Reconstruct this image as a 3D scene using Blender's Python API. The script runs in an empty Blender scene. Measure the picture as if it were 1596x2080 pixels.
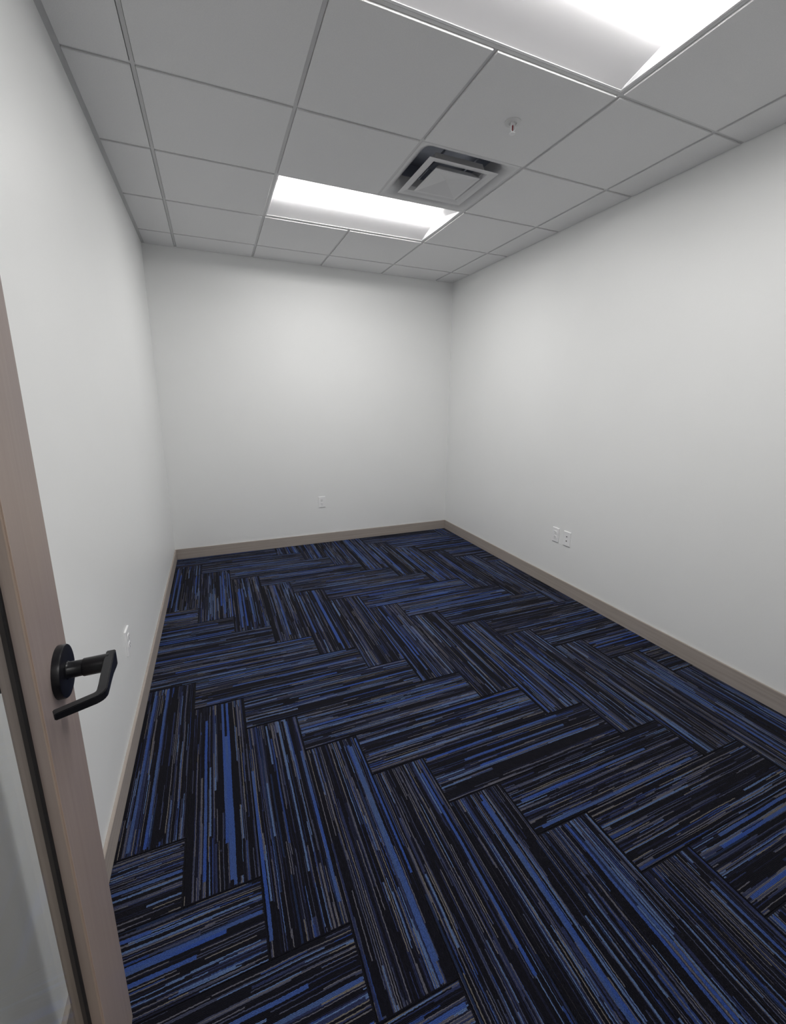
import bpy, bmesh, math, random
from mathutils import Vector, Matrix

# ------------------------------------------------------------------ camera, world, exposure
S = bpy.context.scene
COL = S.collection
IW, IH = 1596, 2080
ZF = 2.72824                      # floor to ceiling-grid height
cd = bpy.data.cameras.new('camera')
cam = bpy.data.objects.new('camera', cd)
COL.objects.link(cam)
cam.location = (0.17600, -1.56751, ZF - 1.24061)
cam.rotation_mode = 'XYZ'
cam.rotation_euler = (1.348910, -0.008425, -0.397366)
cd.sensor_fit = 'HORIZONTAL'
cd.sensor_width = 36.0
cd.lens = 868.513 / IW * 36.0
cd.shift_x = (IW / 2 - 802.435) / IW
cd.shift_y = (1010.853 - IH / 2) / IW
cd.clip_start = 0.02
S.camera = cam

world = bpy.data.worlds.new('world')
S.world = world
world.use_nodes = True
world.node_tree.nodes['Background'].inputs[0].default_value = (0.9, 0.95, 1.0, 1)
world.node_tree.nodes['Background'].inputs[1].default_value = 0.02

S.view_settings.view_transform = 'Standard'
S.view_settings.look = 'None'
S.view_settings.gamma = 1.0
S.view_settings.use_curve_mapping = False
S.view_settings.exposure = 0.0
LAMP = 34.5                       # emission of the troffer lenses

# ------------------------------------------------------------------ room measures (metres)
G = 0.6096                        # ceiling module
XL, XR, YB, YF = -0.2482, 2.6563, 2.7699, -1.530
HB, TB = 0.1012, 0.0112           # baseboard height, thickness
WT = 0.12                         # wall thickness

# ------------------------------------------------------------------ helpers
def box(bm, x0, x1, y0, y1, z0, z1):
    v = [bm.verts.new((x, y, z)) for z in (z0, z1) for y in (y0, y1) for x in (x0, x1)]
    for f in ((0, 2, 3, 1), (4, 5, 7, 6), (0, 1, 5, 4), (2, 6, 7, 3), (0, 4, 6, 2), (1, 3, 7, 5)):
        bm.faces.new([v[i] for i in f])
    return v

def loft(bm, rings, cap0=True, cap1=True, closed=True):
    R = [[bm.verts.new(p) for p in r] for r in rings]
    n = len(R[0])
    for a, b in zip(R[:-1], R[1:]):
        for i in range(n if closed else n - 1):
            j = (i + 1) % n
            bm.faces.new((a[i], a[j], b[j], b[i]))
    if cap0: bm.faces.new(list(reversed(R[0])))
    if cap1: bm.faces.new(R[-1])

def lathe(bm, prof, axis='Z', n=32, org=(0, 0, 0)):
    rings = []
    for r, h in prof:
        ring = []
        for i in range(n):
            a = 2 * math.pi * i / n
            c, s = r * math.cos(a), r * math.sin(a)
            p = {'Z': (c, s, h), 'X': (h, c, s), 'Y': (s, h, c)}[axis]
            ring.append((p[0] + org[0], p[1] + org[1], p[2] + org[2]))
        rings.append(ring)
    loft(bm, rings)

def mesh(name, bm, mat, smooth=False, bevel=0.0, seg=2):
    bmesh.ops.recalc_face_normals(bm, faces=bm.faces)
    if bevel > 0:
        bmesh.ops.bevel(bm, geom=list(bm.edges), offset=bevel, segments=seg, affect='EDGES', clamp_overlap=True)
    me = bpy.data.meshes.new(name)
    bm.to_mesh(me)
    bm.free()
    if smooth:
        for p in me.polygons: p.use_smooth = True
        try: me.set_sharp_from_angle(angle=math.radians(35))
        except Exception: pass
    if mat: me.materials.append(mat)
    return me

def link(name, me, parent=None, loc=(0, 0, 0), rz=0.0):
    o = bpy.data.objects.new(name, me)
    COL.objects.link(o)
    o.location = loc
    o.rotation_euler = (0, 0, rz)
    if parent: o.parent = parent
    return o

def obj(name, bm, mat, parent=None, loc=(0, 0, 0), rz=0.0, **k):
    return link(name, mesh(name, bm, mat, **k), parent, loc, rz)

def bobj(name, b, mat, parent=None, **k):
    bm = bmesh.new()
    box(bm, *b)
    return obj(name, bm, mat, parent, **k)

def struct(o, label, cat):
    o['kind'] = 'structure'
    o['label'] = label
    o['category'] = cat
    return o

def thing(name, label, cat, loc=(0, 0, 0), rz=0.0, group=None):
    o = bpy.data.objects.new(name, None)
    COL.objects.link(o)
    o.empty_display_size = 0.1
    o.location = loc
    o.rotation_euler = (0, 0, rz)
    o['label'] = label
    o['category'] = cat
    if group: o['group'] = group
    return o

def tree(src, name, label, loc, rz, group=None):
    c = src.copy()
    c.name = name
    COL.objects.link(c)
    c.location = loc
    c.rotation_euler = (0, 0, rz)
    c['label'] = label
    if group: c['group'] = group
    for ch in src.children:
        d = ch.copy()
        COL.objects.link(d)
        d.parent = c
        for gch in ch.children:
            e = gch.copy()
            COL.objects.link(e)
            e.parent = d
    return c

# ------------------------------------------------------------------ materials
class NT:
    def __init__(self, name):
        self.m = bpy.data.materials.new(name)
        self.m.use_nodes = True
        self.t = self.m.node_tree
        self.b = self.t.nodes['Principled BSDF']
    def n(self, typ, **k):
        nd = self.t.nodes.new(typ)
        for a, v in k.items(): setattr(nd, a, v)
        return nd
    def put(self, sock, v):
        if isinstance(v, (int, float)): sock.default_value = v
        elif isinstance(v, (tuple, list)): sock.default_value = v
        else: self.t.links.new(v, sock)
    def math(self, op, a, b=None, c=None, clamp=False):
        nd = self.n('ShaderNodeMath', operation=op, use_clamp=clamp)
        for i, v in enumerate((a, b, c)):
            if v is not None: self.put(nd.inputs[i], v)
        return nd.outputs[0]
    def xyz(self, x, y, z):
        nd = self.n('ShaderNodeCombineXYZ')
        for i, v in enumerate((x, y, z)): self.put(nd.inputs[i], v)
        return nd.outputs[0]
    def noise(self, vec, scale=1.0, detail=2.0, rough=0.5):
        nd = self.n('ShaderNodeTexNoise')
        self.put(nd.inputs['Vector'], vec)
        nd.inputs['Scale'].default_value = scale
        nd.inputs['Detail'].default_value = detail
        nd.inputs['Roughness'].default_value = rough
        return nd.outputs[0]
    def white(self, x, y, z):
        nd = self.n('ShaderNodeTexWhiteNoise', noise_dimensions='3D')
        self.put(nd.inputs['Vector'], self.xyz(x, y, z))
        return nd
    def ramp(self, fac, stops, interp='LINEAR'):
        nd = self.n('ShaderNodeValToRGB')
        cr = nd.color_ramp
        cr.interpolation = interp
        while len(cr.elements) < len(stops): cr.elements.new(0.5)
        for e, (p, c) in zip(cr.elements, stops):
            e.position = p
            e.color = (c[0], c[1], c[2], 1)
        self.put(nd.inputs[0], fac)
        return nd.outputs[0]
    def mix(self, fac, a, b, mode='MIX'):
        nd = self.n('ShaderNodeMix', data_type='RGBA', blend_type=mode)
        self.put(nd.inputs[0], fac)
        for s, v in ((nd.inputs[6], a), (nd.inputs[7], b)):
            self.put(s, (v[0], v[1], v[2], 1) if isinstance(v, tuple) else v)
        return nd.outputs[2]
    def bump(self, h, strength=0.2, dist=0.001):
        nd = self.n('ShaderNodeBump')
        nd.inputs['Strength'].default_value = strength
        nd.inputs['Distance'].default_value = dist
        self.put(nd.inputs['Height'], h)
        self.put(self.b.inputs['Normal'], nd.outputs[0])
    def objc(self):
        return self.n('ShaderNodeTexCoord').outputs['Object']
    def sep(self, v):
        nd = self.n('ShaderNodeSeparateXYZ')
        self.put(nd.inputs[0], v)
        return nd.outputs

def plain(name, col, rough=0.5, metal=0.0, spec=0.5, emit=None):
    k = NT(name)
    k.b.inputs['Base Color'].default_value = (*col, 1)
    k.b.inputs['Roughness'].default_value = rough
    k.b.inputs['Metallic'].default_value = metal
    k.b.inputs['Specular IOR Level'].default_value = spec
    if emit:
        k.b.inputs['Emission Color'].default_value = (*emit[0], 1)
        k.b.inputs['Emission Strength'].default_value = emit[1]
    return k.m

def mat_paint(name, col, rough):
    k = NT(name)
    c = k.objc()
    f = k.noise(c, 1.3, 3)
    k.put(k.b.inputs['Base Color'], k.ramp(f, [(0.3, [x * 0.985 for x in col]), (0.7, [x * 1.01 for x in col])]))
    k.b.inputs['Roughness'].default_value = rough
    k.b.inputs['Specular IOR Level'].default_value = 0.4
    h = k.math('ADD', k.noise(c, 220, 2), k.noise(c, 40, 2))
    k.bump(h, 0.12, 0.0012)
    return k.m

def mat_tile():
    k = NT('acoustic_tile')
    c = k.objc()
    f = k.noise(c, 260, 3, 0.6)
    k.put(k.b.inputs['Base Color'], k.ramp(f, [(0.25, (0.76, 0.76, 0.765)), (0.75, (0.81, 0.81, 0.81))]))
    k.b.inputs['Roughness'].default_value = 0.9
    k.b.inputs['Specular IOR Level'].default_value = 0.1
    k.bump(f, 0.25, 0.001)
    return k.m

def mat_wood(name, axis, dark, light, rough, fleck=None):
    """stained wood, grain along the given local axis"""
    k = NT(name)
    x, y, z = k.sep(k.objc())
    st = {'X': (1.2, 70, 70), 'Y': (70, 1.2, 70), 'Z': (70, 70, 1.2)}[axis]
    v = k.xyz(k.math('MULTIPLY', x, st[0]), k.math('MULTIPLY', y, st[1]), k.math('MULTIPLY', z, st[2]))
    a = k.noise(v, 1.0, 4, 0.6)
    b = k.noise(v, 5.0, 2, 0.6)
    g = k.math('ADD', k.math('MULTIPLY', a, 0.7), k.math('MULTIPLY', b, 0.3))
    colr = k.ramp(g, [(0.32, dark), (0.68, light)])
    if fleck:
        big = k.noise(k.objc(), 2.2, 3)
        colr = k.mix(k.math('MULTIPLY', k.math('SUBTRACT', big, 0.42, clamp=True), 1.6, clamp=True), colr, fleck)
    k.put(k.b.inputs['Base Color'], colr)
    k.b.inputs['Roughness'].default_value = rough
    k.bump(g, 0.08, 0.0006)
    return k.m

PW, PL = 0.2278, 0.2278 * 4      # carpet plank
def mat_carpet():
    k = NT('striped_carpet')
    x, y, z = k.sep(k.objc())
    rnd = k.math('MULTIPLY', k.n('ShaderNodeObjectInfo').outputs['Random'], 173.0)
    # slow wander of the tufted rows and a ragged edge on every stripe
    w1 = k.noise(k.xyz(k.math('MULTIPLY', x, 5.0), k.math('MULTIPLY', y, 9.0), rnd), 1.0, 1)
    w2 = k.noise(k.xyz(k.math('MULTIPLY', x, 150.0), k.math('MULTIPLY', y, 90.0), rnd), 1.0, 1)
    v = k.math('ADD', y, k.math('ADD', k.math('MULTIPLY', k.math('SUBTRACT', w1, 0.5), 0.006),
                                k.math('MULTIPLY', k.math('SUBTRACT', w2, 0.5), 0.0034)))
    # thin yarn rows, broken into dashes
    row = k.math('FLOOR', k.math('DIVIDE', v, 0.0031))
    wa = k.white(row, rnd, 3.3)
    ra, rb, rc = k.sep(wa.outputs['Color'])
    seg = k.math('FLOOR', k.math('ADD', k.math('MULTIPLY', x, k.math('ADD', 1.3, k.math('MULTIPLY', k.math('MULTIPLY', rb, rb), 8.0))), k.math('MULTIPLY', rc, 17.0)))
    sv = k.white(row, seg, rnd).outputs['Value']
    zone = k.noise(k.xyz(k.math('MULTIPLY', y, 30.0), rnd, k.math('MULTIPLY', x, 0.5)), 1.0, 1)
    sv2 = k.math('SUBTRACT', sv, k.math('MULTIPLY', k.math('SUBTRACT', zone, 0.5), 1.5), clamp=True)
    pk = CARPET
    fine = k.ramp(sv2, [(0.0, pk['black']), (0.42, pk['navy']), (0.55, pk['indigo']), (0.64, pk['slate']), (0.76, pk['grey']),
                        (0.86, pk['taupe']), (0.91, pk['blue']), (0.965, pk['steel'])], 'CONSTANT')
    # medium dashes, two rows wide
    mrow = k.math('FLOOR', k.math('DIVIDE', v, 0.0062))
    mb = k.white(mrow, rnd, 21.7)
    m1, m2, m3 = k.sep(mb.outputs['Color'])
    mseg = k.math('FLOOR', k.math('ADD', k.math('MULTIPLY', x, k.math('ADD', 1.0, k.math('MULTIPLY', m2, 4.0))), k.math('MULTIPLY', m3, 11.0)))
    mv = k.white(mrow, mseg, k.math('ADD', rnd, 5.0)).outputs['Value']
    mcol = k.ramp(k.white(mrow, mseg, k.math('ADD', rnd, 9.0)).outputs['Value'],
                  [(0.0, pk['black']), (0.58, pk['steel']), (0.70, pk['indigo']), (0.82, pk['deep']), (0.93, pk['blue'])], 'CONSTANT')
    c1 = k.mix(k.math('GREATER_THAN', mv, 0.84), fine, mcol)
    # broad bright stripes running most of the plank
    brow = k.math('FLOOR', k.math('DIVIDE', v, 0.0102))
    bb = k.white(brow, rnd, 61.9)
    b1, b2, b3 = k.sep(bb.outputs['Color'])
    a0 = k.math('ADD', 0.008, k.math('MULTIPLY', k.math('POWER', b2, 3.0), 0.30))
    a1 = k.math('SUBTRACT', PL - 0.008, k.math('MULTIPLY', k.math('POWER', b3, 3.0), 0.30))
    inside = k.math('MULTIPLY', k.math('GREATER_THAN', x, a0), k.math('LESS_THAN', x, a1))
    drift = k.noise(k.xyz(k.math('MULTIPLY', x, 2.2), brow, rnd), 1.0, 1)
    bcol = k.mix(k.math('MULTIPLY', k.math('SUBTRACT', drift, 0.38, clamp=True), 3.5, clamp=True), pk['bright'], pk['denim'])
    c2 = k.mix(k.math('MULTIPLY', k.math('GREATER_THAN', b1, 0.905), inside), c1, bcol)
    c3 = k.mix(k.math('MULTIPLY', k.math('LESS_THAN', b1, 0.16), inside), c2, pk['black'])
    # dark binding along the plank edges
    ex = k.math('MINIMUM', x, k.math('SUBTRACT', PL, x))
    ey = k.math('MINIMUM', y, k.math('SUBTRACT', PW, y))
    e = k.math('LESS_THAN', k.math('MINIMUM', k.math('SUBTRACT', ex, 0.002), ey), 0.003)
    c4 = k.mix(e, c3, pk['black'])
    # yarn speckle
    sp = k.noise(k.xyz(k.math('MULTIPLY', x, 420.0), k.math('MULTIPLY', y, 420.0), rnd), 1.0, 2, 0.7)
    c5 = k.mix(1.0, c4, k.ramp(sp, [(0.3, (0.55, 0.55, 0.55)), (0.7, (1.4, 1.4, 1.4))]), 'MULTIPLY')
    rid = k.math('ABSOLUTE', k.math('SINE', k.math('MULTIPLY', v, math.pi / 0.0031)))
    c5 = k.mix(1.0, c5, k.ramp(rid, [(0.0, (0.62, 0.62, 0.64)), (0.6, (1.1, 1.1, 1.1))]), 'MULTIPLY')  # occlusion in the grooves between tuft rows, darkened in the colour
    k.put(k.b.inputs['Base Color'], c5)
    k.b.inputs['Roughness'].default_value = 1.0
    k.b.inputs['Specular IOR Level'].default_value = 0.05
    k.b.inputs['Sheen Weight'].default_value = 0.04
    k.b.inputs['Sheen Roughness'].default_value = 0.6
    rid = k.math('ABSOLUTE', k.math('SINE', k.math('MULTIPLY', v, math.pi / 0.0031)))
    k.bump(k.math('ADD', rid, k.math('MULTIPLY', sp, 1.2)), 0.6, 0.0015)
    return k.m

CARPET = dict(black=(0.0042, 0.0042, 0.0085), navy=(0.009, 0.010, 0.024), indigo=(0.019, 0.025, 0.070), slate=(0.040, 0.045, 0.080),
              grey=(0.085, 0.083, 0.105), taupe=(0.120, 0.108, 0.098), blue=(0.020, 0.040, 0.145), steel=(0.075, 0.120, 0.24),
              deep=(0.012, 0.020, 0.055), bright=(0.026, 0.060, 0.24), denim=(0.048, 0.080, 0.18))

M_WALL = mat_paint('wall_paint', (0.892, 0.899, 0.894), 0.42)
M_TILE = mat_tile()
M_GRID = plain('grid_white', (0.62, 0.62, 0.625), 0.5)
M_PLENUM = plain('plenum_dark', (0.15, 0.15, 0.15), 0.9)
M_CARPET = mat_carpet()
M_SLAB = plain('subfloor', (0.01, 0.01, 0.012), 0.9)
M_BASE_Y = mat_wood('baseboard_wood_y', 'Y', (0.345, 0.30, 0.266), (0.445, 0.395, 0.355), 0.5)
M_BASE_X = mat_wood('baseboard_wood_x', 'X', (0.345, 0.30, 0.266), (0.445, 0.395, 0.355), 0.5)
M_DOOR = mat_wood('door_wood', 'Z', (0.275, 0.22, 0.205), (0.33, 0.272, 0.252), 0.42, fleck=(0.33, 0.255, 0.20))
M_DOOR_R = mat_wood('door_wood_rail', 'Y', (0.27, 0.215, 0.195), (0.325, 0.265, 0.24), 0.42)
M_EDGE_HIGHLIGHT = mat_wood('worn_edge_highlight', 'Z', (0.35, 0.265, 0.215), (0.44, 0.335, 0.275), 0.4)  # lighter tan: worn stile edge plus its highlight, put into the colour
M_BLACK = plain('black_metal', (0.006, 0.006, 0.008), 0.30, 0.0, 0.32)
M_GASKET = plain('gasket_black', (0.006, 0.005, 0.006), 0.7)
M_STEEL = plain('satin_steel', (0.5, 0.5, 0.5), 0.35, 1.0)
M_WHITE = plain('white_plastic', (0.93, 0.93, 0.935), 0.3)
M_SLOT = plain('dark_slot', (0.03, 0.03, 0.03), 0.6)
M_ENAMEL = plain('white_enamel', (0.80, 0.80, 0.81), 0.35)
M_REFL = plain('satin_reflector', (0.87, 0.86, 0.875), 0.25, 0.0, 0.5)
M_LENS = plain('glowing_lens', (0.9, 0.9, 0.9), 0.5, 0.0, 0.5, ((1.0, 0.985, 0.965), LAMP))
M_DUCT = plain('duct_metal', (0.34, 0.36, 0.42), 0.35, 0.7)
M_VENT = plain('vent_enamel', (0.60, 0.60, 0.61), 0.28, 0.0, 0.6)
M_SPR = plain('sprinkler_paint', (0.66, 0.66, 0.66), 0.5)
M_RED = plain('red_bulb', (0.22, 0.01, 0.02), 0.1)
def mat_glass():
    k = NT('pane_glass')
    t = k.t
    for nd in list(t.nodes): t.nodes.remove(nd)
    out = t.nodes.new('ShaderNodeOutputMaterial')
    tr = t.nodes.new('ShaderNodeBsdfTransparent')
    tr.inputs[0].default_value = (0.975, 0.985, 0.98, 1)
    gl = t.nodes.new('ShaderNodeBsdfGlossy')
    gl.inputs['Roughness'].default_value = 0.02
    lw = t.nodes.new('ShaderNodeLayerWeight')
    pw = t.nodes.new('ShaderNodeMath'); pw.operation = 'POWER'; pw.inputs[1].default_value = 5.0
    fr = t.nodes.new('ShaderNodeMath'); fr.operation = 'MULTIPLY_ADD'
    fr.inputs[1].default_value = 0.5; fr.inputs[2].default_value = 0.03
    t.links.new(lw.outputs['Facing'], pw.inputs[0])
    t.links.new(pw.outputs[0], fr.inputs[0])
    mx = t.nodes.new('ShaderNodeMixShader')
    t.links.new(fr.outputs[0], mx.inputs[0])
    t.links.new(tr.outputs[0], mx.inputs[1])
    t.links.new(gl.outputs[0], mx.inputs[2])
    t.links.new(mx.outputs[0], out.inputs[0])
    return k.m
M_GLASS = mat_glass()

# ------------------------------------------------------------------ walls
DX0, DX1, DH = -0.082, 0.868, 2.15      # doorway opening in the front wall
HALL = YF - WT - 1.5
TOP = ZF + 0.25
def wall(name, boxes, label):
    bm = bmesh.new()
    for b in boxes: box(bm, *b)
    return struct(obj(name, bm, M_WALL), label, 'wall')
wall('wall_left', [(XL - WT, XL, YF - WT, YB + WT, -0.05, TOP)], 'long pale grey painted wall on the left, behind the open door')
wall('wall_right', [(XR, XR + WT, YF - WT, YB + WT, -0.05, TOP)], 'long pale grey painted wall on the right with two plates')
wall('wall_back', [(XL, XR, YB, YB + WT, -0.05, TOP)], 'pale grey painted end wall facing the camera')
wall('wall_front', [(XL, DX0, YF - WT, YF, -0.05, TOP), (DX1, XR, YF - WT, YF, -0.05, TOP), (DX0, DX1, YF - WT, YF, DH, TOP)],
     'pale grey painted wall with the doorway the camera stands in')
wall('wall_hallway', [(XL - 0.9, XR, HALL - WT, HALL, -0.05, TOP), (XL - 0.9 - WT, XL - 0.9, HALL - WT, YF - WT, -0.05, TOP),
                      (XR, XR + WT, HALL - WT, YF - WT, -0.05, TOP), (XL - 0.9, XL - WT, YF - WT, YF, -0.05, TOP)],
     'pale grey painted walls of the hallway outside the doorway')
bm = bmesh.new()
hcx, hcy = 0.95, YF - WT - 0.85
for b in ((XL - 0.9, hcx - 0.603, HALL, YF - WT), (hcx + 0.603, XR, HALL, YF - WT), (hcx - 0.603, hcx + 0.603, HALL, hcy - 0.299), (hcx - 0.603, hcx + 0.603, hcy + 0.299, YF - WT)):
    box(bm, *b, ZF, ZF + 0.05)
o = obj('ceiling_hallway', bm, M_TILE)
struct(o, 'plain white ceiling of the hallway outside the doorway', 'ceiling')

# baseboards (top edge eased)
def base(name, b, mat, label):
    bm = bmesh.new()
    box(bm, *b)
    return struct(obj(name, bm, mat, bevel=0.0018, seg=2), label, 'baseboard')
base('baseboard_left', (XL, XL + TB, YF, YB, 0.0, HB), M_BASE_Y, 'grey-brown wood baseboard along the left wall')
base('baseboard_right', (XR - TB, XR, YF, YB, 0.0, HB), M_BASE_Y, 'grey-brown wood baseboard along the right wall')
base('baseboard_back', (XL + TB, XR - TB, YB - TB, YB, 0.0, HB), M_BASE_X, 'grey-brown wood baseboard along the back wall')
base('baseboard_front', (DX1 + 0.06, XR - TB, YF, YF + TB, 0.0, HB), M_BASE_X, 'grey-brown wood baseboard along the doorway wall')

# ------------------------------------------------------------------ floor: herringbone carpet planks
bm = bmesh.new()
box(bm, XL - 0.9, XR, HALL, YB, -0.05, -0.006)
floor = struct(obj('floor', bm, M_SLAB), 'floor of black, navy and blue striped carpet planks laid herringbone', 'floor')
def plank_mesh(a0, a1, b0, b1):
    bm = bmesh.new()
    g = 0.0004
    c = 0.0014
    a0, a1, b0, b1 = a0 + g, a1 - g, b0 + g, b1 - g
    c = min(c, (a1 - a0) * 0.3, (b1 - b0) * 0.3)
    def r(i, z): return [(a0 + i, b0 + i, z), (a1 - i, b0 + i, z), (a1 - i, b1 - i, z), (a0 + i, b1 - i, z)]
    loft(bm, [r(0, -0.006), r(0, -0.0012), r(c, 0.0)])
    return mesh('carpet_plank', bm, M_CARPET)
FULL = plank_mesh(0, PL, 0, PW)
X0, Y0 = -0.021, 0.716
RX = (XL, XR, YF, YB)
def clipped(x0, x1, y0, y1):
    cx0, cx1, cy0, cy1 = max(x0, RX[0]), min(x1, RX[1]), max(y0, RX[2]), min(y1, RX[3])
    if cx1 - cx0 < 0.004 or cy1 - cy0 < 0.004: return None
    return cx0, cx1, cy0, cy1
def place(x0, y0, vert):
    lx, ly = (PW, PL) if vert else (PL, PW)
    c = clipped(x0, x0 + lx, y0, y0 + ly)
    if not c: return
    if vert:
        org = (x0 + PW, y0, 0)
        a0, a1 = c[2] - y0, c[3] - y0
        b0, b1 = x0 + PW - c[1], x0 + PW - c[0]
        rz = math.pi / 2
    else:
        org = (x0, y0, 0)
        a0, a1 = c[0] - x0, c[1] - x0
        b0, b1 = c[2] - y0, c[3] - y0
        rz = 0.0
    full = (a1 - a0 > PL - 1e-4) and (b1 - b0 > PW - 1e-4)
    me = FULL if full else plank_mesh(a0, a1, b0, b1)
    link('carpet_plank', me, floor, org, rz)
for kk in range(-16, 32):
    for m in range(-3, 5):
        place(X0 + PW * (kk - 1), Y0 - PW * kk - PL + 8 * PW * m, True)
        place(X0 + PW * kk, Y0 - PW * (kk + 1) + 8 * PW * m, False)
# hallway and threshold carpet
o = bobj('floor_hallway', (XL - 0.9, XR, HALL, YF, -0.0055, -0.0015), M_CARPET)
struct(o, 'dark striped carpet of the hallway outside the doorway', 'floor')

# ------------------------------------------------------------------ ceiling: lay-in grid with tegular tiles
o = bobj('ceiling', (XL, XR, YF, YB, ZF + 0.17, ZF + 0.22), M_PLENUM)
ceiling = struct(o, 'suspended ceiling of light grey square tiles in a metal grid', 'ceiling')
TEE, REV, DROP = 0.015, 0.0095, 0.007
holes = {(1, 2), (2, 2), (1, -1), (2, -1), (2, 1)}
ks = list(range(-1, 5))
js = list(range(-3, 5))
tile_cache = {}
for i in ks:
    for j in js:
        if (i, j) in holes: continue
        x0 = max(i * G + REV, XL + 0.023) if i >= 0 else XL + 0.023
        x1 = min((i + 1) * G - REV, XR - 0.005)
        y0 = max(j * G + REV, YF + 0.006)
        y1 = min((j + 1) * G - REV, YB - 0.005)
        if x1 - x0 < 0.02 or y1 - y0 < 0.02: continue
        key = (round(x1 - x0, 4), round(y1 - y0, 4))
        if key not in tile_cache:
            bm = bmesh.new()
            W, L = key
            def r(e, z): return [(e, e, z), (W - e, e, z), (W - e, L - e, z), (e, L - e, z)]
            loft(bm, [r(0.0015, -DROP), r(0, -DROP + 0.0015), r(0, 0.016)])
            tile_cache[key] = mesh('ceiling_tile', bm, M_TILE)
        link('ceiling_tile', tile_cache[key], ceiling, (x0, y0, ZF))
def tee(x0, x1, y0, y1):
    bobj('grid_tee', (x0, x1, y0, y1, ZF, ZF + 0.034), M_GRID, ceiling)
h = TEE / 2
for i in range(0, 5):
    spans = [(YF, YB)]
    if i == 2: spans = [(YF, -G + h), (-h, 2 * G + h), (3 * G - h, YB)]
    for a, b in spans: tee(i * G - h, i * G + h, a, b)
for j in range(-2, 5):
    xs = [XL] + [i * G for i in range(0, 5)] + [XR]
    for a, b in zip(xs[:-1], xs[1:]):
        tee(a + (h if a != XL else 0), b - (h if b != XR else 0), j * G - h, j * G + h)
for b in ((XL, XL + 0.022, YF, YB), (XR - 0.022, XR, YF, YB), (XL + 0.022, XR - 0.022, YB - 0.022, YB), (XL + 0.022, XR - 0.022, YF, YF + 0.022)):
    bm = bmesh.new()
    box(bm, *b, ZF - 0.0012, ZF)
    obj('wall_angle', bm, M_GRID, ceiling)

# ------------------------------------------------------------------ recessed troffers
def make_light(label, loc):
    t = thing('ceiling_light', label, 'ceiling light', loc, group='recessed ceiling lights')
    hx, hy = 1.0 * G - h - 0.001, 0.5 * G - h - 0.001
    fx, fy = hx - 0.010, hy - 0.010          # inner edge of the flange
    ins, ends, up = 0.205, 0.016, 0.036      # reflector run, end run, rise
    # flange ring
    bm = bmesh.new()
    for b in ((-hx, hx, -hy, -fy), (-hx, hx, fy, hy), (-hx, -fx, -fy, fy), (fx, hx, -fy, fy)):
        box(bm, *b, 0.0, 0.003)
    obj('frame', bm, M_ENAMEL, t)
    ax, ay = fx - ends, fy - ins
    th = 0.002
    for s in (-1, 1):
        bm = bmesh.new()
        n = 8
        ra, rb = [], []
        for q in range(n + 1):
            u = q / n
            yy = s * (fy - ins * u)
            zz = 0.002 + up * (u ** 0.85)
            ex = fx - ends * u
            ra.append(((-ex, yy, zz), (ex, yy, zz)))
        rings = [[a, b, (b[0], b[1], b[2] + th), (a[0], a[1], a[2] + th)] for a, b in ra]
        loft(bm, rings)
        obj('side_reflector', bm, M_REFL, t, smooth=True)
        bm = bmesh.new()
        e0 = [(s * fx, -fy, 0.002), (s * fx, fy, 0.002), (s * ax, ay, 0.002 + up), (s * ax, -ay, 0.002 + up)]
        e1 = [(p[0] + s * th, p[1], p[2] + th) for p in e0]
        loft(bm, [e0, e1])
        obj('end_reflector', bm, M_ENAMEL, t)
    # bowed lens
    bm = bmesh.new()
    n = 16
    ra, rb = [], []
    for q in range(n + 1):
        u = -1 + 2 * q / n
        yy = ay * u
        zz = 0.002 + up - 0.020 * (1 - abs(u) ** 2.4)
        ra.append((yy, zz))
    prof = ra + [(ay, 0.002 + up + 0.004), (-ay, 0.002 + up + 0.004)]
    loft(bm, [[(-ax, y, z) for y, z in prof], [(ax, y, z) for y, z in prof]])
    lens = obj('lens', bm, M_LENS, t, smooth=True)
    # housing above
    bm = bmesh.new()
    z0, z1 = 0.0035, 0.110
    for b in ((-hx, hx, -hy, -hy + 0.001, z0, z1), (-hx, hx, hy - 0.001, hy, z0, z1), (-hx, -hx + 0.001, -hy, hy, z0, z1),
              (hx - 0.001, hx, -hy, hy, z0, z1), (-hx, hx, -hy, hy, z1, z1 + 0.001)):
        box(bm, *b)
    obj('housing', bm, M_ENAMEL, t)
    return t
make_light('glowing recessed ceiling light nearest the back wall, touching the square air vent', (2 * G, 2.5 * G, ZF))
make_light('large glowing recessed ceiling light overhead, cut off by the top edge of the picture', (2 * G, -0.5 * G, ZF))

make_light('recessed ceiling light in the hallway outside the doorway, behind the camera', (0.95, YF - WT - 0.85, ZF - 0.004))

# ------------------------------------------------------------------ square air diffuser
t = thing('air_vent', 'square white metal air vent with nested stepped louvres in the ceiling', 'air vent', (2.5 * G, 1.5 * G, ZF))
def sq(e, z, rr=0.0, n=5):
    if rr <= 0: return [(-e, -e, z), (e, -e, z), (e, e, z), (-e, e, z)]
    pts = []
    for cx, cy, a0 in ((e - rr, -e + rr, -90), (e - rr, e - rr, 0), (-e + rr, e - rr, 90), (-e + rr, -e + rr, 180)):
        for q in range(n + 1):
            a = math.radians(a0 + 90 * q / n)
            pts.append((cx + rr * math.cos(a), cy + rr * math.sin(a), z))
    return pts
hy = 0.5 * G - h - 0.001
bm = bmesh.new()
loft(bm, [sq(hy, 0.003, .002), sq(hy, 0.0, .002), sq(0.285, 0.0, .035), sq(0.268, 0.006, .045), sq(0.245, 0.024, .05), sq(0.225, 0.052, .05), sq(0.215, 0.085, .05),
          sq(0.218, 0.085, .05), sq(0.228, 0.053, .05), sq(0.248, 0.026, .05), sq(0.270, 0.010, .045), sq(0.290, 0.003, .035)], cap0=False, cap1=False)
obj('outer_frame', bm, M_VENT, t, smooth=True)
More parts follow.
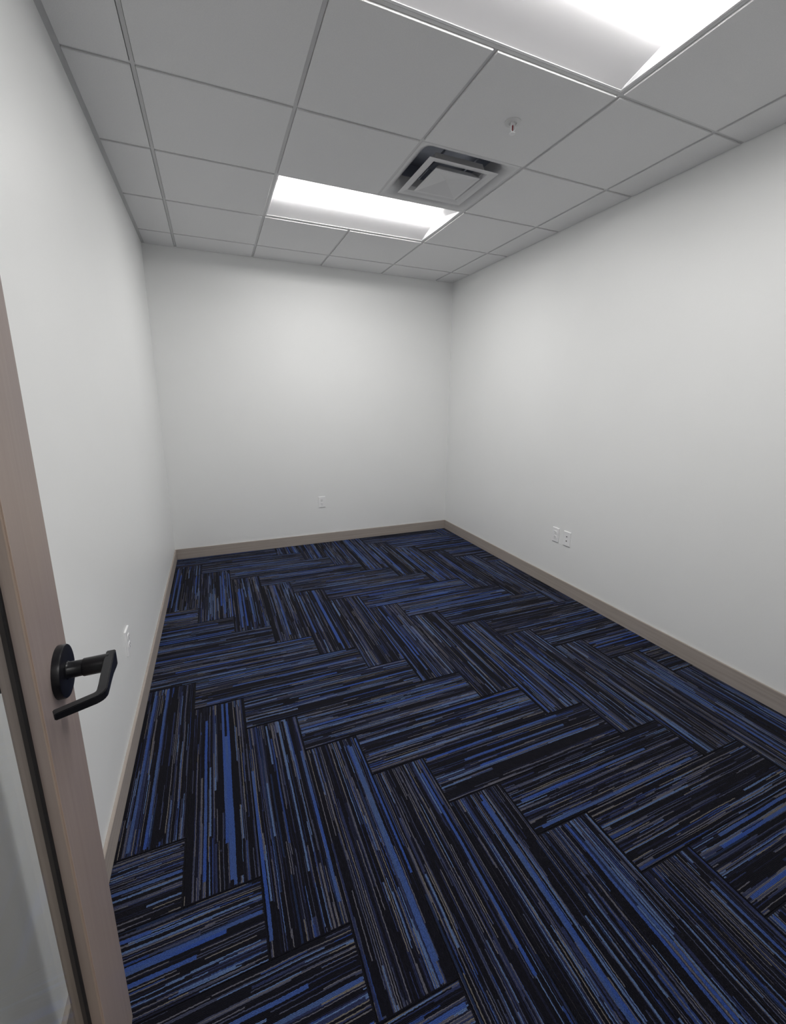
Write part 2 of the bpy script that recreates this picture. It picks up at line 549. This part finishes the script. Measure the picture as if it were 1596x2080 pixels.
bm = bmesh.new()
loft(bm, [sq(0.213, -0.012), sq(0.190, -0.0095), sq(0.168, -0.005), sq(0.155, 0.012), sq(0.146, 0.050), sq(0.148, 0.050), sq(0.158, 0.012), sq(0.171, -0.002), sq(0.192, -0.007), sq(0.213, -0.0105), sq(0.213, -0.012)], cap0=False, cap1=False)
obj('louvre_ring', bm, M_VENT, t)
bm = bmesh.new()
loft(bm, [sq(0.110, 0.014), sq(0.140, -0.018), sq(0.139, -0.020), sq(0.125, -0.019), sq(0.0005, 0.006)])
obj('centre_plaque', bm, M_VENT, t)
bm = bmesh.new()
for b in ((-0.215, 0.215, -0.215, -0.213), (-0.215, 0.215, 0.213, 0.215), (-0.215, -0.213, -0.215, 0.215), (0.213, 0.215, -0.215, 0.215)):
    box(bm, *b, 0.085, 0.15)
box(bm, -0.215, 0.215, -0.215, 0.215, 0.15, 0.152)
obj('duct_neck', bm, M_DUCT, t)
for s in (-1, 1):
    bm = bmesh.new()
    box(bm, s * 0.10 - 0.004, s * 0.10 + 0.004, -0.214, 0.214, 0.056, 0.066)
    obj('cross_strut', bm, M_DUCT, t)

# ------------------------------------------------------------------ sprinkler head
t = thing('fire_sprinkler', 'small white pendent fire sprinkler with red bulb in a ceiling tile', 'sprinkler', (1.530, 0.312, ZF - DROP))
bm = bmesh.new()
lathe(bm, [(0.026, 0.0), (0.037, -0.0005), (0.036, -0.003), (0.028, -0.006), (0.018, -0.0065), (0.016, -0.002)])
obj('escutcheon', bm, M_SPR, t, smooth=True)
bm = bmesh.new()
lathe(bm, [(0.010, 0.004), (0.010, -0.010), (0.007, -0.012)])
obj('body', bm, M_ENAMEL, t, smooth=True)
for s in (-1, 1):
    bm = bmesh.new()
    pts = [(0.0085, -0.010), (0.0105, -0.020), (0.0095, -0.031), (0.003, -0.040)]
    loft(bm, [[(s * r_ - 0.0018, -0.003, z), (s * r_ + 0.0018, -0.003, z), (s * r_ + 0.0018, 0.003, z), (s * r_ - 0.0018, 0.003, z)] for r_, z in pts])
    obj('frame_arm', bm, M_ENAMEL, t)
bm = bmesh.new()
lathe(bm, [(0.001, -0.011), (0.003, -0.014), (0.0032, -0.030), (0.001, -0.034)], n=12)
obj('glass_bulb', bm, M_RED, t, smooth=True)
bm = bmesh.new()
lathe(bm, [(0.004, -0.038), (0.005, -0.042), (0.013, -0.044), (0.0135, -0.0455), (0.004, -0.047)])
obj('deflector', bm, M_ENAMEL, t, smooth=True)

# ------------------------------------------------------------------ wall plates (local: face looks to -Y, base on the wall at y = 0)
def plate_bm():
    bm = bmesh.new()
    w, hh = 0.0350, 0.0572
    def r(e, y): return [(-w + e, y, -hh + e), (w - e, y, -hh + e), (w - e, y, hh - e), (-w + e, y, hh - e)]
    loft(bm, [r(0, 0.0), r(0, -0.0050), r(0.0008, -0.0064), r(0.003, -0.0070)])
    return bm
def screw(parent, z, y=-0.0066):
    bm = bmesh.new()
    lathe(bm, [(0.0032, y + 0.001), (0.0032, y - 0.0006), (0.0022, y - 0.001)], axis='Y', n=12, org=(0, 0, z))
    return obj('screw', bm, M_WHITE, parent)
def make_outlet(name, label, loc, rz):
    t = thing(name, label, 'outlet', loc, rz, group='duplex outlets')
    obj('cover_plate', plate_bm(), M_WHITE, t)
    for s in (-1, 1):
        zc = s * 0.0195
        bm = bmesh.new()
        pts = []
        for q in range(24):
            a = 2 * math.pi * q / 24
            pts.append((0.0170 * math.cos(a), max(-0.0140, min(0.0140, 0.0170 * math.sin(a)))))
        loft(bm, [[(x, -0.006, zc + z) for x, z in pts], [(x, -0.0085, zc + z) for x, z in pts], [(x * .95, -0.0092, zc + z * .95) for x, z in pts]])
        rec = obj('receptacle', bm, M_WHITE, t)
        for dx, hh in ((-0.0064, 0.0042), (0.0064, 0.0034)):
            bm = bmesh.new()
            box(bm, dx - 0.0013, dx + 0.0013, -0.0094, -0.0085, zc + 0.003 - hh, zc + 0.003 + hh)
            obj('slot', bm, M_SLOT, rec)
        bm = bmesh.new()
        lathe(bm, [(0.0026, -0.0086), (0.0026, -0.0094)], axis='Y', n=12, org=(0, 0, zc - 0.0085))
        obj('ground_hole', bm, M_SLOT, rec)
    screw(t, 0.0)
    return t
ZO = 0.446
o1 = make_outlet('wall_outlet', 'white duplex power outlet low on the back wall', (1.168, YB, ZO), 0.0)
tree(o1, 'wall_outlet', 'white duplex power outlet on the right wall, left of the data plate', (XR, 0.969, ZO + 0.004), -math.pi / 2, 'duplex outlets')
tree(o1, 'wall_outlet', 'white duplex power outlet low on the left wall beyond the door handle', (XL, 0.456, ZO), math.pi / 2, 'duplex outlets')
t = thing('data_plate', 'white wall plate with two small ports, right of the outlet on the right wall', 'wall plate', (XR, 0.848, ZO + 0.004), -math.pi / 2)
obj('cover_plate', plate_bm(), M_WHITE, t)
for s in (-1, 1):
    bm = bmesh.new()
    box(bm, -0.0085, 0.0085, -0.0080, -0.0060, s * 0.0175 - 0.0085, s * 0.0175 + 0.0085)
    jk = obj('jack', bm, M_WHITE, t, bevel=0.0008, seg=1)
    bm = bmesh.new()
    box(bm, -0.0052, 0.0052, -0.0083, -0.0070, s * 0.0175 - 0.0035, s * 0.0175 + 0.0045)
    obj('port', bm, M_SLOT, jk)
for z in (-0.042, 0.042): screw(t, z)

# ------------------------------------------------------------------ door frame and open glazed door
tr = thing('trim_1', 'grey-brown wood frame around the doorway the camera stands in', 'door frame', (0, 0, 0))
tr['kind'] = 'structure'
J = 0.019
bobj('jamb', (DX0, DX0 + J, YF - WT - 0.004, YF + 0.004, 0, DH), M_DOOR, tr)
bobj('jamb', (DX1 - J, DX1, YF - WT - 0.004, YF + 0.004, 0, DH), M_DOOR, tr)
bobj('head_jamb', (DX0 + J, DX1 - J, YF - WT - 0.004, YF + 0.004, DH - J, DH), M_DOOR_R, tr)
for y0, y1 in ((YF, YF + 0.012), (YF - WT - 0.012, YF - WT)):
    bobj('casing', (DX0 - 0.055, DX0 + 0.003, y0, y1, 0, DH + 0.05), M_DOOR, tr)
    bobj('casing', (DX1 - 0.003, DX1 + 0.055, y0, y1, 0, DH + 0.05), M_DOOR, tr)
    bobj('head_casing', (DX0 + 0.003, DX1 - 0.003, y0, y1, DH - 0.003, DH + 0.05), M_DOOR_R, tr)

PHI = math.radians(-1.5)
ux, uy = math.sin(PHI), math.cos(PHI)
DW, DT, DHH = 0.900, 0.0445, 2.115
STILE, BACK = 0.1626, 0.0596
LZ = 1.0014
# rose centre on the visible face -> latch edge -> hinge edge
px_, py_ = -0.11669, -0.69665
ex, ey = px_ + BACK * ux, py_ + BACK * uy
hx_, hy_ = ex - DW * ux, ey - DW * uy
# local frame: +Y from hinge to latch, +X out of the visible face, face at x = 0, back at x = -DT
door = thing('door_1', 'grey-brown wood door with glass panel standing open at the left', 'door', (hx_, hy_, 0), -PHI)
door['kind'] = 'structure'
HS, BR, TR_ = 0.150, 0.26, 0.16
Z0 = 0.010
bobj('latch_stile', (-DT, 0, DW - STILE, DW, Z0, Z0 + DHH), M_DOOR, door, bevel=0.002, seg=2)
bobj('hinge_stile', (-DT, 0, 0, HS, Z0, Z0 + DHH), M_DOOR, door, bevel=0.002, seg=2)
bobj('rail', (-DT, 0, HS, DW - STILE, Z0, Z0 + BR), M_DOOR_R, door)
bobj('rail', (-DT, 0, HS, DW - STILE, Z0 + DHH - TR_, Z0 + DHH), M_DOOR_R, door)
gx = -0.0235
bobj('glass_pane', (gx - 0.003, gx + 0.003, HS + 0.001, DW - STILE - 0.001, Z0 + BR + 0.001, Z0 + DHH - TR_ - 0.001), M_GLASS, door)
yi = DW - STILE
bobj('edge_highlight_bead', (-0.0050, 0.0006, yi - 0.0006, yi + 0.0045, Z0 + BR, Z0 + DHH - TR_), M_EDGE_HIGHLIGHT, door, bevel=0.0018, seg=2)  # thin pale strip drawing the highlight line along the worn stile edge
for y0, y1 in ((yi - 0.004, yi), (HS, HS + 0.004)):
    bobj('gasket', (gx - 0.0048, gx + 0.0048, y0 - 0.0015, y1 + 0.0015, Z0 + BR, Z0 + DHH - TR_), M_GASKET, door)
# hinges
for z in (0.25, 1.08, 1.92):
    bm = bmesh.new()
    lathe(bm, [(0.004, -0.053), (0.006, -0.050), (0.006, 0.050), (0.004, 0.053)], n=12, org=(0.004, -0.004, z))
    obj('hinge', bm, M_BLACK, door, smooth=True)

def make_lever(sgn):
    """sgn +1: on the visible face; local coordinates of the door"""
    x0 = 0.0 if sgn > 0 else -DT
    yc = DW - BACK
    ko = 1.0 if sgn > 0 else 0.93
    bm = bmesh.new()
    prof = [(0.0480, 0.0), (0.0480, 0.0095), (0.0470, 0.0118), (0.0450, 0.0125), (0.017, 0.0130)]
    lathe(bm, [(r, x0 + sgn * hgt) for r, hgt in prof], axis='X', n=48, org=(0, yc, LZ))
    rose = obj('lever_handle', bm, M_BLACK, door, smooth=True)
    rose['label'] = 'black metal door lever with square return'
    bm = bmesh.new()
    prof = [(0.0170, 0.0125), (0.0150, 0.0155), (0.0146, 0.036), (0.0156, 0.0362), (0.0163, 0.0375), (0.0166, 0.0775)]
    lathe(bm, [(r, x0 + sgn * ko * hgt) for r, hgt in prof], axis='X', n=32, org=(0, yc, LZ))
    obj('shank', bm, M_BLACK, rose, smooth=True)
    # grip bar: path in the horizontal plane (toward hinge = -y, out = x), rounded corner, then back to the door
    path = [(0.0790, 0.0160), (0.0790, 0.0), (0.0800, -0.030), (0.0815, -0.060), (0.0832, -0.088), (0.0836, -0.1035), (0.0818, -0.1105), (0.0765, -0.1155), (0.0660, -0.1200), (0.0440, -0.1295), (0.0250, -0.1375)]
    hgts = [(0.0160, -0.0160), (0.0160, -0.0155), (0.0140, -0.0095), (0.0135, -0.0065), (0.0125, -0.0045), (0.0120, -0.0040), (0.0115, -0.0035), (0.0112, -0.0032), (0.0110, -0.0030), (0.0105, -0.0025), (0.0100, -0.0020)]
    rings = []
    for q, (ox, oy) in enumerate(path):
        a = path[max(0, q - 1)]
        b = path[min(len(path) - 1, q + 1)]
        tx, ty = b[0] - a[0], b[1] - a[1]
        ln = math.hypot(tx, ty)
        nx, ny = -ty / ln, tx / ln
        wd = 0.0075
        zt, zb = hgts[q]
        ring = []
        for su, zz in ((-1, zb), (1, zb), (1, zt), (-1, zt)):
            ring.append((x0 + sgn * ko * (ox + nx * wd * su), yc + oy + ny * wd * su, LZ + zz))
        rings.append(ring)
    bm = bmesh.new()
    loft(bm, rings)
    obj('grip', bm, M_BLACK, rose, bevel=0.0014, seg=2, smooth=True)
make_lever(1)
make_lever(-1)
bobj('latch_plate', (-DT / 2 - 0.013, -DT / 2 + 0.013, DW - 0.001, DW + 0.0008, LZ - 0.028, LZ + 0.028), M_BLACK, door)
